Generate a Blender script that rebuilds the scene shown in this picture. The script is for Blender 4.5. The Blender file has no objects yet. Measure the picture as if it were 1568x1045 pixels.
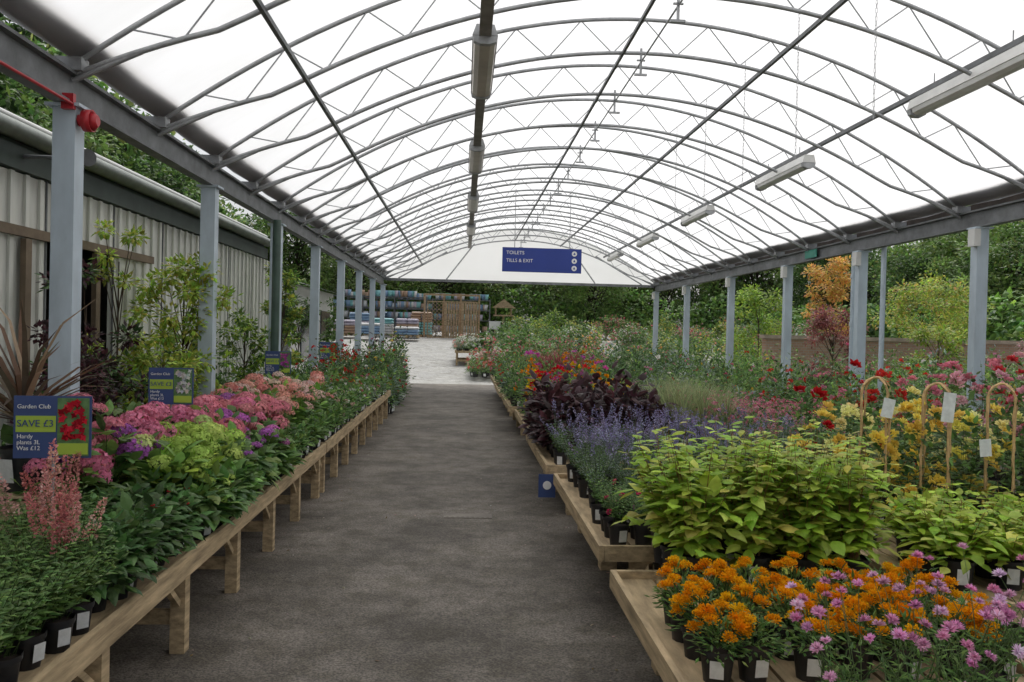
import bpy, math, numpy as np
from mathutils import Vector, Matrix
rng=np.random.default_rng(11)
scene=bpy.context.scene
A=np.array
# ------------------------------------------------------------------ materials
def new_mat(name):
    m=bpy.data.materials.new(name); m.use_nodes=True
    nt=m.node_tree; nt.nodes.clear()
    return m,nt,nt.nodes.new('ShaderNodeOutputMaterial')
def simple(name,col,rough=.6,metal=0,nscale=6,namt=.25,bump=0,spec=.5,stretch=(1,1,1)):
    m,nt,out=new_mat(name); N=nt.nodes; Lk=nt.links
    p=N.new('ShaderNodeBsdfPrincipled'); p.inputs['Roughness'].default_value=rough; p.inputs['Metallic'].default_value=metal
    p.inputs['Specular IOR Level'].default_value=spec
    tc=N.new('ShaderNodeTexCoord'); mp=N.new('ShaderNodeMapping'); mp.inputs['Scale'].default_value=stretch
    nz=N.new('ShaderNodeTexNoise'); nz.inputs['Scale'].default_value=nscale; nz.inputs['Detail'].default_value=5
    nz.inputs['Roughness'].default_value=.65
    r=N.new('ShaderNodeValToRGB'); r.color_ramp.elements[0].position=.3; r.color_ramp.elements[1].position=.7
    c=A(col); r.color_ramp.elements[0].color=(*(c*(1-namt)),1); r.color_ramp.elements[1].color=(*np.minimum(c*(1+namt),1),1)
    Lk.new(tc.outputs['Object'],mp.inputs[0]); Lk.new(mp.outputs[0],nz.inputs[0]); Lk.new(nz.outputs[0],r.inputs[0]); Lk.new(r.outputs[0],p.inputs['Base Color'])
    if bump:
        b=N.new('ShaderNodeBump'); b.inputs['Strength'].default_value=bump; b.inputs['Distance'].default_value=.02
        Lk.new(nz.outputs[0],b.inputs['Height']); Lk.new(b.outputs[0],p.inputs['Normal'])
    Lk.new(p.outputs[0],out.inputs[0]); return m
def attr_mat(name,trans,rough,spec=.3,lo=.5,diff=False):
    m,nt,out=new_mat(name); N=nt.nodes; Lk=nt.links
    at=N.new('ShaderNodeAttribute'); at.attribute_name='Col'
    if diff: p=N.new('ShaderNodeBsdfDiffuse')
    else:
        p=N.new('ShaderNodeBsdfPrincipled'); p.inputs['Roughness'].default_value=rough; p.inputs['Specular IOR Level'].default_value=spec
    t=N.new('ShaderNodeBsdfTranslucent'); mx=N.new('ShaderNodeMixShader'); mx.inputs[0].default_value=trans
    tc=N.new('ShaderNodeTexCoord'); nz=N.new('ShaderNodeTexNoise'); nz.inputs['Scale'].default_value=40; nz.inputs['Detail'].default_value=0
    mm=N.new('ShaderNodeMix'); mm.data_type='RGBA'; mm.blend_type='MULTIPLY'; mm.inputs[0].default_value=.5
    Lk.new(tc.outputs['Object'],nz.inputs[0]); 
    r=N.new('ShaderNodeValToRGB'); r.color_ramp.elements[0].position=.3; r.color_ramp.elements[0].color=(lo,lo,lo,1); r.color_ramp.elements[1].position=.7
    Lk.new(nz.outputs[0],r.inputs[0])
    Lk.new(at.outputs['Color'],mm.inputs[6]); Lk.new(r.outputs[0],mm.inputs[7])
    Lk.new(mm.outputs[2],p.inputs[0]); Lk.new(mm.outputs[2],t.inputs[0])
    Lk.new(p.outputs[0],mx.inputs[1]); Lk.new(t.outputs[0],mx.inputs[2]); Lk.new(mx.outputs[0],out.inputs[0])
    return m
M_LEAF=attr_mat('leaf',.37,.48,.4,.75); M_PET=attr_mat('petal',.38,.8,.1,.85,True)
M_POT=simple('black_plastic',(.018,.018,.02),.45,0,20,.3)
M_LAB=simple('white_label',(.7,.72,.72),.5,0,30,.15)
M_SOIL=simple('compost',(.03,.02,.013),.95,0,60,.5)
M_WOOD=simple('pine_timber',(.45,.34,.205),.75,0,5,.45,.25,.3,(3,.6,6))
M_STEEL=simple('galvanised_steel',(.34,.35,.36),.5,.2,9,.25)
M_STEELD=simple('weathered_steel_beam',(.155,.163,.17),.6,.1,5,.35)
M_SPINE=simple('cable_tray',(.25,.23,.21),.6,.1,5,.3)
M_COL=simple('painted_column',(.47,.55,.62),.45,0,3,.2,0,.5,(1,1,.4))
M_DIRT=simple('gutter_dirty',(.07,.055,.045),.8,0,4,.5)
M_RED=simple('red_paint',(.45,.02,.03),.4)
M_WHITE=simple('white_plastic',(.68,.68,.66),.4,0,3,.12)
M_DIFF=simple('lamp_diffuser',(.42,.37,.31),.3,0,3,.2)
M_CANE=simple('cane',(.55,.36,.17),.7,0,25,.3)
PL=[M_LEAF,M_PET,M_POT,M_LAB,M_SOIL,M_WOOD,M_CANE]
LEAF,PET,POT,LAB,SOIL,WOOD,CANE=range(7)
# ------------------------------------------------------------------ mesh builder
class MB:
    def __init__(s): s.V=[];s.C=[];s.L=[];s.T=[];s.M=[];s.S=[];s.n=0
    def add(s,v,f,mat=0,col=None,smooth=False):
        v=np.asarray(v,float).reshape(-1,3); f=np.asarray(f,np.int64)
        s.V.append(v); 
        if col is None: col=np.ones((len(v),3))*.5
        s.C.append(np.broadcast_to(np.asarray(col,float),(len(v),3)))
        s.L.append((f+s.n).ravel()); s.T.append(np.full(len(f),f.shape[1])); s.M.append(np.full(len(f),mat)); s.S.append(np.full(len(f),smooth))
        s.n+=len(v)
    def mesh(s,name,mats):
        V=np.concatenate(s.V);C=np.concatenate(s.C);L=np.concatenate(s.L);T=np.concatenate(s.T);Mi=np.concatenate(s.M);S=np.concatenate(s.S)
        me=bpy.data.meshes.new(name); me.vertices.add(len(V)); me.vertices.foreach_set('co',V.ravel())
        me.loops.add(len(L)); me.loops.foreach_set('vertex_index',L.astype(np.int32))
        me.polygons.add(len(T)); st=np.concatenate([[0],np.cumsum(T)[:-1]]).astype(np.int32)
        me.polygons.foreach_set('loop_start',st)
        me.polygons.foreach_set('material_index',Mi.astype(np.int32)); me.polygons.foreach_set('use_smooth',S.astype(bool))
        me.update(calc_edges=True)
        a=me.color_attributes.new('Col','FLOAT_COLOR','POINT'); a.data.foreach_set('color',np.c_[C,np.ones(len(C))].astype(np.float32).ravel())
        for m in mats: me.materials.append(m)
        me.validate(); return me
    def obj(s,name,mats,parent=None):
        o=bpy.data.objects.new(name,s.mesh(name,mats)); scene.collection.objects.link(o)
        if parent: o.parent=parent
        return o
def empty(name):
    e=bpy.data.objects.new(name,None); scene.collection.objects.link(e); return e
BF=A([[0,3,2,1],[4,5,6,7],[0,1,5,4],[1,2,6,5],[2,3,7,6],[3,0,4,7]])
def box(mb,a,b,mat=0,col=None):
    x0,y0,z0=a;x1,y1,z1=b
    mb.add([(x0,y0,z0),(x1,y0,z0),(x1,y1,z0),(x0,y1,z0),(x0,y0,z1),(x1,y0,z1),(x1,y1,z1),(x0,y1,z1)],BF,mat,col)
def nrmz(v): return v/np.maximum(np.linalg.norm(v,axis=-1,keepdims=True),1e-9)
def tubes(mb,P,Q,ra,rb=None,n=6,mat=0,col=None,cap=False,smooth=True):
    P=np.atleast_2d(A(P,dtype=float));Q=np.atleast_2d(A(Q,dtype=float)); N=len(P)
    ra=np.broadcast_to(ra,(N,)); rb=ra if rb is None else np.broadcast_to(rb,(N,))
    d=nrmz(Q-P); h=np.where(np.abs(d[:,2:3])>.9,A([[1.,0,0]]),A([[0,0,1.]])); s=nrmz(np.cross(h,d)); t=np.cross(d,s)
    an=np.arange(n)*2*np.pi/n+np.pi/n; ring=np.cos(an)[None,:,None]*s[:,None]+np.sin(an)[None,:,None]*t[:,None]
    V=np.concatenate([P[:,None]+ring*ra[:,None,None],Q[:,None]+ring*rb[:,None,None]],1)
    i=np.arange(n); F=np.stack([i,(i+1)%n,(i+1)%n+n,i+n],1)
    off=(np.arange(N)*2*n)[:,None,None]
    c=None if col is None else np.repeat(np.broadcast_to(A(col,dtype=float),(N,3)),2*n,0)
    base=mb.n
    mb.add(V.reshape(-1,3),(F[None]+off).reshape(-1,4),mat,c,smooth)
    if cap:
        for kk in (0,n):
            f=(np.arange(n)+kk)[None]+off[:,:,0]
            if kk==0: f=f[:,::-1]
            mb.add(np.zeros((0,3)),f+base-mb.n,mat,np.zeros((0,3)))
# templates: u,v,w
LF=A([[0,0,0],[.45,.5,-.05],[.5,0,.06],[.45,-.5,-.05],[1,0,-.12]],dtype=float); LFF=A([[0,2,4,1],[0,3,4,2]])
OV=A([[0,0,0],[.3,0,.05],[.66,0,.03],[1,0,-.14],[.14,.3,.02],[.4,.5,.0],[.74,.3,-.04],[.14,-.3,.02],[.4,-.5,.0],[.74,-.3,-.04]],dtype=float)
OVF=A([[0,1,4],[1,5,4],[1,2,5],[2,6,5],[2,3,6],[0,7,1],[1,7,8],[1,8,2],[2,8,9],[2,9,3]])
an=np.arange(8)*np.pi/4; rr=np.where(np.arange(8)%2==0,.5,.27)
ST=np.c_[np.cos(an)*rr,np.sin(an)*rr,np.where(np.arange(8)%2==0,.05,0)]; STF=np.arange(8)[None]
CD=A([[0,-.5,0],[0,.5,0],[1,.5,0],[1,-.5,0]],dtype=float); CDF=A([[0,1,2,3]])
BL=A([[0,-.4,0],[0,.4,0],[.35,-.5,.06],[.35,.5,.06],[.72,-.35,.02],[.72,.35,.02],[1,-.03,-.14],[1,.03,-.14]],dtype=float); BLF=A([[0,2,3,1],[2,4,5,3],[4,6,7,5]])
def place(mb,T,F,pos,ax,nr,L,W,col,mat):
    N=len(pos)
    if N==0: return
    ax=nrmz(ax); side=nrmz(np.cross(nr,ax)); n=np.cross(ax,side)
    L=np.broadcast_to(L,(N,))[:,None,None]; W=np.broadcast_to(W,(N,))[:,None,None]
    V=pos[:,None]+T[None,:,0:1]*L*ax[:,None]+T[None,:,1:2]*W*side[:,None]+T[None,:,2:3]*L*n[:,None]
    FF=F[None]+(np.arange(N)*len(T))[:,None,None]
    mb.add(V.reshape(-1,3),FF.reshape(-1,F.shape[1]),mat,np.repeat(np.broadcast_to(col,(N,3)),len(T),0))
def pick(pal,N,var=.22):
    pal=A(pal,dtype=float).reshape(-1,3); c=pal[rng.integers(0,len(pal),N)]
    return np.clip(c*np.exp(rng.normal(0,var,(N,1)))*np.exp(rng.normal(0,var*.3,(N,3))),0,.92)
def runit(N):
    return nrmz(rng.normal(0,1,(N,3)))
def U(a,b,N=None): return rng.uniform(a,b,N)
# palettes (linear albedo)
G1=[(.125,.235,.055),(.15,.28,.07),(.095,.19,.055),(.19,.31,.075)]
GD=[(.06,.12,.04),(.08,.15,.045),(.105,.185,.06)]
GL=[(.36,.53,.07),(.30,.46,.06),(.44,.57,.10),(.23,.40,.07)]
GY=[(.47,.49,.09),(.55,.53,.11),(.34,.42,.07)]
GS=[(.24,.31,.25),(.28,.35,.30),(.17,.25,.16)]
BUR=[(.06,.026,.032),(.085,.034,.04),(.045,.028,.028)]
# ------------------------------------------------------------------ plant parts
def dome(mb,p,r,h,n,L,W,pal,T=LF,F=LFF,droop=.0,var=.25,inner=.45):
    th=U(0,2*np.pi,n); cz=U(-.1,1,n); s=np.sqrt(1-cz**2); a,b=U(0,6,2)
    lump=1+.2*np.sin(3*th+a)*np.sin(5*cz+b)+.1*np.sin(7*th+b)
    rho=rng.random(n)**inner*lump
    d=np.c_[np.cos(th)*s,np.sin(th)*s,cz]
    pos=A(p)+d*np.c_[rho*r,rho*r,rho*h]
    ax=d*A([1,1,.5])+runit(n)*.55+A([0,0,.15-droop])
    nr=runit(n)*.45+A([0,0,1.])+d*.3
    place(mb,T,F,pos,ax,nr,L*U(.6,1.2,n),W*U(.7,1.2,n),pick(pal,n,var),LEAF)
def domesurf(p,r,h,n,lo=.15,k=1.0):
    th=U(0,2*np.pi,n); cz=U(lo,1,n); s=np.sqrt(1-cz**2)
    d=np.c_[np.cos(th)*s,np.sin(th)*s,cz]
    return A(p)+d*A([r,r,h])*U(.9,1.12,(n,1))*k,d
def stems(mb,p,ns,H,spread,nl,L,W,pal,T=LF,F=LFF,t0=.15,up=.35,col=(.08,.13,.04),sr=.002,droop=0,r0=.04):
    az=U(0,2*np.pi,ns); sp=spread*np.sqrt(rng.random(ns)); hh=H*U(.75,1.08,ns)*(1-.25*(sp/max(spread,1e-6))**2)
    base=A(p)+np.c_[np.cos(az)*r0*U(0,1,ns),np.sin(az)*r0*U(0,1,ns),np.zeros(ns)]
    dr=np.c_[np.cos(az)*sp,np.sin(az)*sp,np.zeros(ns)]
    def P(t): return base+dr*t**1.4+A([[0,0,1.]])*(hh*t)[:,None]
    m1=P(.5); tp=P(1.0)
    tubes(mb,base,m1,sr,sr*.8,3,LEAF,col); tubes(mb,m1,tp,sr*.8,sr*.4,3,LEAF,col)
    if nl>0:
        k=np.tile(np.arange(nl),(ns,1)); t=t0+(1-t0)*(k//2*2+1)/nl; t=np.clip(t+U(-.02,.02,t.shape),0,1)
        ph=U(0,6.28,(ns,1))+k*np.pi+(k//2)*1.57+U(-.3,.3,t.shape)
        pos=np.stack([base[:,0:1]+dr[:,0:1]*t**1.4,base[:,1:2]+dr[:,1:2]*t**1.4,base[:,2:3]+hh[:,None]*t],-1).reshape(-1,3)
        ax=np.stack([np.cos(ph),np.sin(ph),up-droop+U(-.3,.3,t.shape)],-1).reshape(-1,3)
        n=len(pos); sc=(1.05-.5*t.ravel()**2)
        place(mb,T,F,pos,ax,runit(n)*.25+A([0,0,1.]),L*sc*U(.75,1.15,n),W*sc*U(.8,1.15,n),pick(pal,n,.2),LEAF)
    return tp,nrmz(tp-m1)
def heads(mb,C,nr,R,k,pal,kind='pom',var=.12,flat=1.0,pl=.62):
    N=len(C); 
    if N==0: return
    R=np.broadcast_to(R,(N,)); hc=pick(pal,N,.1); nr=nrmz(nr)
    d=runit(N*k).reshape(N,k,3); dt=(d*nr[:,None]).sum(-1,keepdims=True)
    d=np.where(dt<-.15,d-2*dt*nr[:,None],d).reshape(-1,3)
    RR=np.repeat(R,k); CC=np.repeat(C,k,0); NN=np.repeat(nr,k,0)
    col=np.clip(np.repeat(hc,k,0)*np.exp(rng.normal(0,var,(N*k,1))),0,.95); n=N*k
    off=d*RR[:,None]
    if flat<1: off=off-NN*((off*NN).sum(-1,keepdims=True))*(1-flat)
    if kind=='pom':
        q=U(.15,1.22-pl,(n,1)); place(mb,LF,LFF,CC+off*q,d+NN*.3,runit(n)*.5+NN,RR*pl,RR*pl,col,PET)
    elif kind=='moph':
        place(mb,ST,STF,CC+off*U(.86,1.04,(n,1)),np.cross(runit(n),d)+1e-4,d+runit(n)*.35,RR*.36,RR*.36,col,PET)
    elif kind=='daisy':
        place(mb,LF,LFF,CC,off+NN*RR[:,None]*.25,NN,RR*1.,RR*.4,col,PET)
def spikes(mb,tip,dr,L,R,k,pal,sz=.012,var=.25):
    N=len(tip); t=rng.random((N,k)); 
    rad=R*(1-t)**.7+.002
    az=U(0,6.28,(N,k))
    pos=tip[:,None]+dr[:,None]*(t[...,None]-.3)*L+np.stack([np.cos(az)*rad,np.sin(az)*rad,0*az],-1)*U(.5,1,(N,k,1))
    n=N*k; hc=np.repeat(pick(pal,N,.12),k,0)
    ax=np.stack([np.cos(az),np.sin(az),0*az+.6],-1).reshape(-1,3)+runit(n)*.4
    place(mb,LF,LFF,pos.reshape(-1,3),ax,runit(n),sz*U(.7,1.3,n),sz*.8,np.clip(hc*np.exp(rng.normal(0,var,(n,1))),0,.9),PET)
def pots(mb,P,r=.06,h=.12,n=10,label=True,ldir=(0,-1)):
    P=np.atleast_2d(P); up=A([0,0,1.])
    tubes(mb,P,P+up*h,r*.76,r,n,POT); tubes(mb,P+up*(h-.018),P+up*(h+.002),r*1.06,r*1.07,n,POT)
    tubes(mb,P+up*(h-.02),P+up*(h-.012),r*.3,r*.98,n,SOIL,cap=True)
    if label:
        k=rng.random(len(P))<.65; Q=P[k]; m=len(Q)
        if m:
            ang=U(-.5,.5,m); d0=nrmz(A([[ldir[0],ldir[1],0.]])); d=np.c_[d0[0,0]*np.cos(ang)-d0[0,1]*np.sin(ang),d0[0,0]*np.sin(ang)+d0[0,1]*np.cos(ang),0*ang]
            place(mb,CD,CDF,Q+d*r*.99+up*h*.25,up+d*.13+np.zeros((m,3)),d,h*.55,r*.75,pick([(.7,.7,.7)],m,.1),LAB)
def grid(x0,x1,y0,y1,s,j=.3,sy=None):
    sy=sy or s; nx=max(1,int(round((x1-x0)/s))); ny=max(1,int(round((y1-y0)/sy)))
    g=[(x0+(i+.5)*(x1-x0)/nx+U(-j,j)*s*.5,y0+(k+.5)*(y1-y0)/ny+U(-j,j)*s*.5) for i in range(nx) for k in range(ny)]
    return g
def bed(name,x0,x1,y0,y1,z,s,fn,pr=.06,ph=.12,ldir=(0,-1),label=True):
    mb=MB(); g=grid(x0,x1,y0,y1,s)
    P=A([(x,y,z) for x,y in g]); pots(mb,P,pr,ph,10,label,ldir)
    for p in P: fn(mb,p+A([0,0,ph]))
    return mb.obj(name,PL)
# ------------------------------------------------------------------ ground
mg,nt,out=new_mat('asphalt')
def asphalt(nt,out,base,lo,hi,bumpS=.5):
    N=nt.nodes; Lk=nt.links
    tc=N.new('ShaderNodeTexCoord'); p=N.new('ShaderNodeBsdfPrincipled'); p.inputs['Roughness'].default_value=.72; p.inputs['Specular IOR Level'].default_value=.4
    n1=N.new('ShaderNodeTexNoise'); n1.inputs['Scale'].default_value=1.3; n1.inputs['Detail'].default_value=9; n1.inputs['Roughness'].default_value=.68
    n2=N.new('ShaderNodeTexNoise'); n2.inputs['Scale'].default_value=90; n2.inputs['Detail'].default_value=3
    n4=N.new('ShaderNodeTexNoise'); n4.inputs['Scale'].default_value=4.5; n4.inputs['Detail'].default_value=7; n4.inputs['Roughness'].default_value=.7
    v=N.new('ShaderNodeTexVoronoi'); v.inputs['Scale'].default_value=120
    def ramp(a,b,ca,cb):
        r=N.new('ShaderNodeValToRGB'); r.color_ramp.elements[0].position=a; r.color_ramp.elements[1].position=b; r.color_ramp.elements[0].color=(*ca,1); r.color_ramp.elements[1].color=(*cb,1); return r
    def mul(f=1):
        m=N.new('ShaderNodeMix'); m.data_type='RGBA'; m.blend_type='MULTIPLY'; m.inputs[0].default_value=f; return m
    r1=ramp(.38,.62,lo,hi); r2=ramp(.35,.65,(.5,.5,.5),(1.35,1.35,1.32)); r3=ramp(0,.14,(2.6,2.6,2.5),(1,1,1)); r4=ramp(.38,.56,(.58,.56,.46),(1.05,1.04,1.02))
    m1=mul(); m2=mul(); m3=mul(.8)
    b=N.new('ShaderNodeBump'); b.inputs['Strength'].default_value=bumpS; b.inputs['Distance'].default_value=.01
    for q in (n1,n2,n4,v): Lk.new(tc.outputs['Object'],q.inputs[0])
    Lk.new(n1.outputs[0],r1.inputs[0]); Lk.new(n2.outputs[0],r2.inputs[0]); Lk.new(v.outputs['Distance'],r3.inputs[0]); Lk.new(n4.outputs[0],r4.inputs[0])
    Lk.new(r1.outputs[0],m1.inputs[6]); Lk.new(r2.outputs[0],m1.inputs[7]); Lk.new(m1.outputs[2],m2.inputs[6]); Lk.new(r3.outputs[0],m2.inputs[7])
    Lk.new(m2.outputs[2],m3.inputs[6]); Lk.new(r4.outputs[0],m3.inputs[7])
    Lk.new(m3.outputs[2],p.inputs['Base Color']); Lk.new(n2.outputs[0],b.inputs['Height']); Lk.new(b.outputs[0],p.inputs['Normal']); Lk.new(p.outputs[0],out.inputs[0])
asphalt(nt,out,None,(.092,.080,.068),(.195,.173,.152))
mc,nt,out=new_mat('yard_tarmac'); asphalt(nt,out,None,(.36,.36,.36),(.48,.48,.475),.2)
def gz(y): return max(0,min((y-25)*.061,1.16))
mb=MB(); ys=[-300,25,44,400]; 
V=[];F=[]
for y in ys: V+=[(-400,y,gz(y)),(400,y,gz(y))]
for i in range(3): F.append([2*i,2*i+1,2*i+3,2*i+2])
mb.add(V,F); mb.obj('ground',[mc])
mb=MB(); mb.add([(-3.1,-6,.004),(7,-6,.004),(7,24.4,.004),(-3.1,24.4,.004)],[[0,1,2,3]]); mb.obj('asphalt_path',[mg])
mb=MB(); box(mb,(-.13,7.0,.004),(.28,7.16,.010)); 
for i in range(9): box(mb,(-.11+i*.043,7.02,.010),(-.09+i*.043,7.14,.013))
mb.obj('drain_cover',[simple('cast_iron',(.19,.17,.145),.8)])
mb=MB()
n=170; P=np.c_[U(-1.25,.95,n),U(2.5,14,n),np.full(n,.009)]; P[:95,0]=np.where(rng.random(95)<.5,-1.25,.8)+U(-.15,.2,95)
place(mb,LF,LFF,P,runit(n)*A([1,1,.1]),A([0,0,1.])+runit(n)*.2,U(.012,.035,n),U(.008,.02,n),pick([(.35,.3,.22),(.2,.14,.05),(.4,.38,.35),(.5,.3,.3)],n),0)
mb.obj('fallen_leaves',[M_LEAF])
# ------------------------------------------------------------------ canopy
XL,XR=-2.38,5.7; XM=1.66; HW=4.04; SP=1.375; Y0=5.09
def zr(x): return 3.13+1.5*(1-((np.asarray(x)-XM)/HW)**2)
arches=[Y0+SP*k for k in range(-4,15)]
yend=arches[-1]
can=empty('polytunnel_canopy')
mm,nt,out=new_mat('translucent_membrane'); N=nt.nodes; Lk=nt.links
t=N.new('ShaderNodeBsdfTranslucent'); d=N.new('ShaderNodeBsdfDiffuse'); mx=N.new('ShaderNodeMixShader'); mx.inputs[0].default_value=.03
tc=N.new('ShaderNodeTexCoord'); mp=N.new('ShaderNodeMapping'); mp.inputs['Scale'].default_value=(.6,2.2,1)
nz=N.new('ShaderNodeTexNoise'); nz.inputs['Scale'].default_value=1.1; nz.inputs['Detail'].default_value=6
r=N.new('ShaderNodeValToRGB'); r.color_ramp.elements[0].position=.25; r.color_ramp.elements[1].position=.6
r.color_ramp.elements[0].color=(.91,.91,.90,1); r.color_ramp.elements[1].color=(.985,.985,.985,1)
Lk.new(tc.outputs['Object'],mp.inputs[0]); Lk.new(mp.outputs[0],nz.inputs[0]); Lk.new(nz.outputs[0],r.inputs[0]); Lk.new(r.outputs[0],t.inputs[0]); Lk.new(r.outputs[0],d.inputs[0])
Lk.new(t.outputs[0],mx.inputs[1]); Lk.new(d.outputs[0],mx.inputs[2]); Lk.new(mx.outputs[0],out.inputs[0])
mb=MB(); nx=41; xs=np.linspace(XL+.02,XR-.02,nx); yy=[]
for a in arches: yy+= [a] + ([a+SP*.5] if a!=yend else [])
V=[];F=[]
for j,y in enumerate(yy):
    sag=0 if j%2==0 else -.02
    for x in xs: V.append((x,y,float(zr(x))+.012+sag))
for j in range(len(yy)-1):
    for i in range(nx-1): F.append([j*nx+i,j*nx+i+1,(j+1)*nx+i+1,(j+1)*nx+i])
mb.add(V,F,0,None,True)
V=[];F=[]
for x in xs: V+=[(x,yend+.04,3.08),(x,yend+.04,float(zr(x))+.01)]
for i in range(nx-1): F.append([2*i,2*i+2,2*i+3,2*i+1])
mb.add(V,F)
mb.obj('membrane',[mm],can)
mb=MB(); npn=12
xs2=np.linspace(XL+.03,XR-.03,49)
def offs(x): return .05+.27*np.minimum(1,(HW-np.abs(x-XM))/.9)
for a in arches:
    for f,rad in ((lambda x: zr(x)-.025,.019),(lambda x: zr(x)-.025-offs(x),.019)):
        P=np.c_[xs2,np.full(49,a),f(xs2)]; tubes(mb,P[:-1],P[1:],rad,None,6)
    xn=np.linspace(XL+.35,XR-.35,npn*2+1); P=np.c_[xn,np.full(len(xn),a),np.where(np.arange(len(xn))%2==0,zr(xn)-.03,zr(xn)-.03-offs(xn))]
    tubes(mb,P[:-1],P[1:],.006,None,5)
    for X,s in ((XL,1),(XR,-1)):
        if s>0: box(mb,(X-.07,a-.05,3.082),(X+.09,a+.05,3.16))
        else: box(mb,(X-.09,a-.05,3.082),(X+.07,a+.05,3.16))
        tubes(mb,[(X+s*.02,a,3.03)],[(X+s*.42,a,float(zr(X+s*.42))-.03-float(offs(X+s*.42)))],.017,None,6)
mb.obj('arch_trusses',[M_STEEL],can)
mb=MB()
ya,yb=arches[0],yend
for X,w,hh in ((-1.25,.03,.035),(1.45,.025,.03),(2.8,.03,.035)):
    z=float(zr(X))-.34; box(mb,(X-w/2,ya,z-hh),(X+w/2,yb,z))
z=float(zr(4.1))-.2; box(mb,(4.08,ya,z-.04),(4.12,yb,z)); 
mb.obj('purlins',[M_STEELD],can)
mb=MB(); z=float(zr(.12))-.35; box(mb,(.07,ya,z-.05),(.17,yb,z)); mb.obj('cable_tray',[M_SPINE],can)
mb=MB()
for s in (-1,1):
    tubes(mb,[(XM+s*3.6,yend,3.08),(XM+s*2.2,yend,3.08)],[(XM+s*2.2,yend,float(zr(XM+s*2.2))-.3),(XM+s*1.4,yend,float(zr(XM+s*1.4))-.3)],.02,None,6)
mb.obj('gable_braces',[M_STEEL],can)
mb=MB()
BZ=2.88
for X,s in ((XL,1),(XR,-1)):
    box(mb,(X-.05,ya,BZ),(X+.05,yb+.1,BZ+.015)); box(mb,(X-.006,ya,BZ+.015),(X+.006,yb+.1,BZ+.18)); box(mb,(X-.05,ya,BZ+.18),(X+.05,yb+.1,BZ+.2))
box(mb,(XL+.06,yend-.03,3.0),(XR-.06,yend+.03,3.075))
mb.obj('eave_beams',[M_STEELD],can)
mb=MB()
for X,s in ((XL,-1),(XR,1)):
    x0,x1=sorted((X+s*.08,X+s*.24)); box(mb,(x0,ya,3.07),(x1,yb,3.09)); 
    xo=X+s*.24; box(mb,(min(xo,xo+s*.012),ya,3.07),(max(xo,xo+s*.012),yb,3.22)); 
    mb.add([(X-s*.0,ya,3.165),(X-s*.0,yb,3.165),(X-s*.16,yb,3.165+.13),(X-s*.16,ya,3.165+.13)],[[0,1,2,3]])
mb.obj('gutters',[M_DIRT],can)
mb=MB()
cl=[Y0-2*SP,Y0]+[Y0+2*SP*k for k in range(1,8)]; cr=[3.7,6.3,8.87,11.6,14.3,17.4,20.9,24.3]
for X,l in ((XL,cl),(XR,cr)):
    for y in l:
        box(mb,(X-.065,y-.06,.0),(X+.065,y+.06,BZ)); box(mb,(X-.12,y-.1,.004),(X+.12,y+.1,.016)); box(mb,(X-.1,y-.09,BZ-.02),(X+.1,y+.09,BZ-.002))
mb.obj('columns',[M_COL],can)
mb=MB()
tubes(mb,[(XR,11.82,.0)],[(XR,11.82,BZ)],.042,None,10); tubes(mb,[(XR+.12,11.2,0)],[(XR+.12,11.2,3.0)],.035,None,10)
for z in (.9,1.8,2.5): tubes(mb,[(XR,11.82,z)],[(XR,11.82,z+.06)],.05,None,10)
tubes(mb,[(XL+.01,Y0+.12,0)],[(XL+.01,Y0+.12,BZ)],.02,None,8)
mb.obj('downpipes',[M_COL],can)
mb=MB(); tubes(mb,[(XL+.09,10.2,0)],[(XL+.09,10.2,BZ)],.05,None,10); mb.obj('green_downpipe',[simple('green_pipe',(.05,.09,.07),.4)],can)
mb=MB()
for y in cr[1:]: box(mb,(XR-.14,y-.12,2.66),(XR-.067,y-.0,2.85))
mb.obj('junction_boxes',[M_WHITE],can)
mb=MB(); box(mb,(XR-.065,13.0,2.92),(XR-.055,13.45,3.05)); mb.obj('beam_notice_plates',[simple('green_plate',(.02,.22,.16),.5)],can)
mb=MB()
for a in arches[3:]:
    zt=float(zr(1.63))-.3; box(mb,(1.62,a-.01,zt-.24),(1.64,a+.01,zt)); box(mb,(1.57,a-.01,zt-.26),(1.69,a+.01,zt-.24)); box(mb,(1.59,a-.01,zt-.12),(1.67,a+.01,zt-.108))
tubes(mb,[(1.63,ya,float(zr(1.63))-.43)],[(1.63,yb,float(zr(1.63))-.43)],.008,None,6)
mb.obj('hanger_brackets',[M_STEEL],can)
for k in (0,1,2,3,4,6):
    a=arches[4+k]+.6; mb=MB(); zt=float(zr(2.85))-.05; zb=3.15; n=int((zt-zb)/.03)
    for i in range(n):
        z=zt-i*.03; 
        if i%2: tubes(mb,[(2.85-.006,a,z),(2.85+.006,a,z)],[(2.85-.006,a,z-.034),(2.85+.006,a,z-.034)],.002,None,4)
        else: tubes(mb,[(2.85,a-.006,z),(2.85,a+.006,z)],[(2.85,a-.006,z-.034),(2.85,a+.006,z-.034)],.002,None,4)
    mb.obj('hanging_chain',[M_STEEL])
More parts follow.
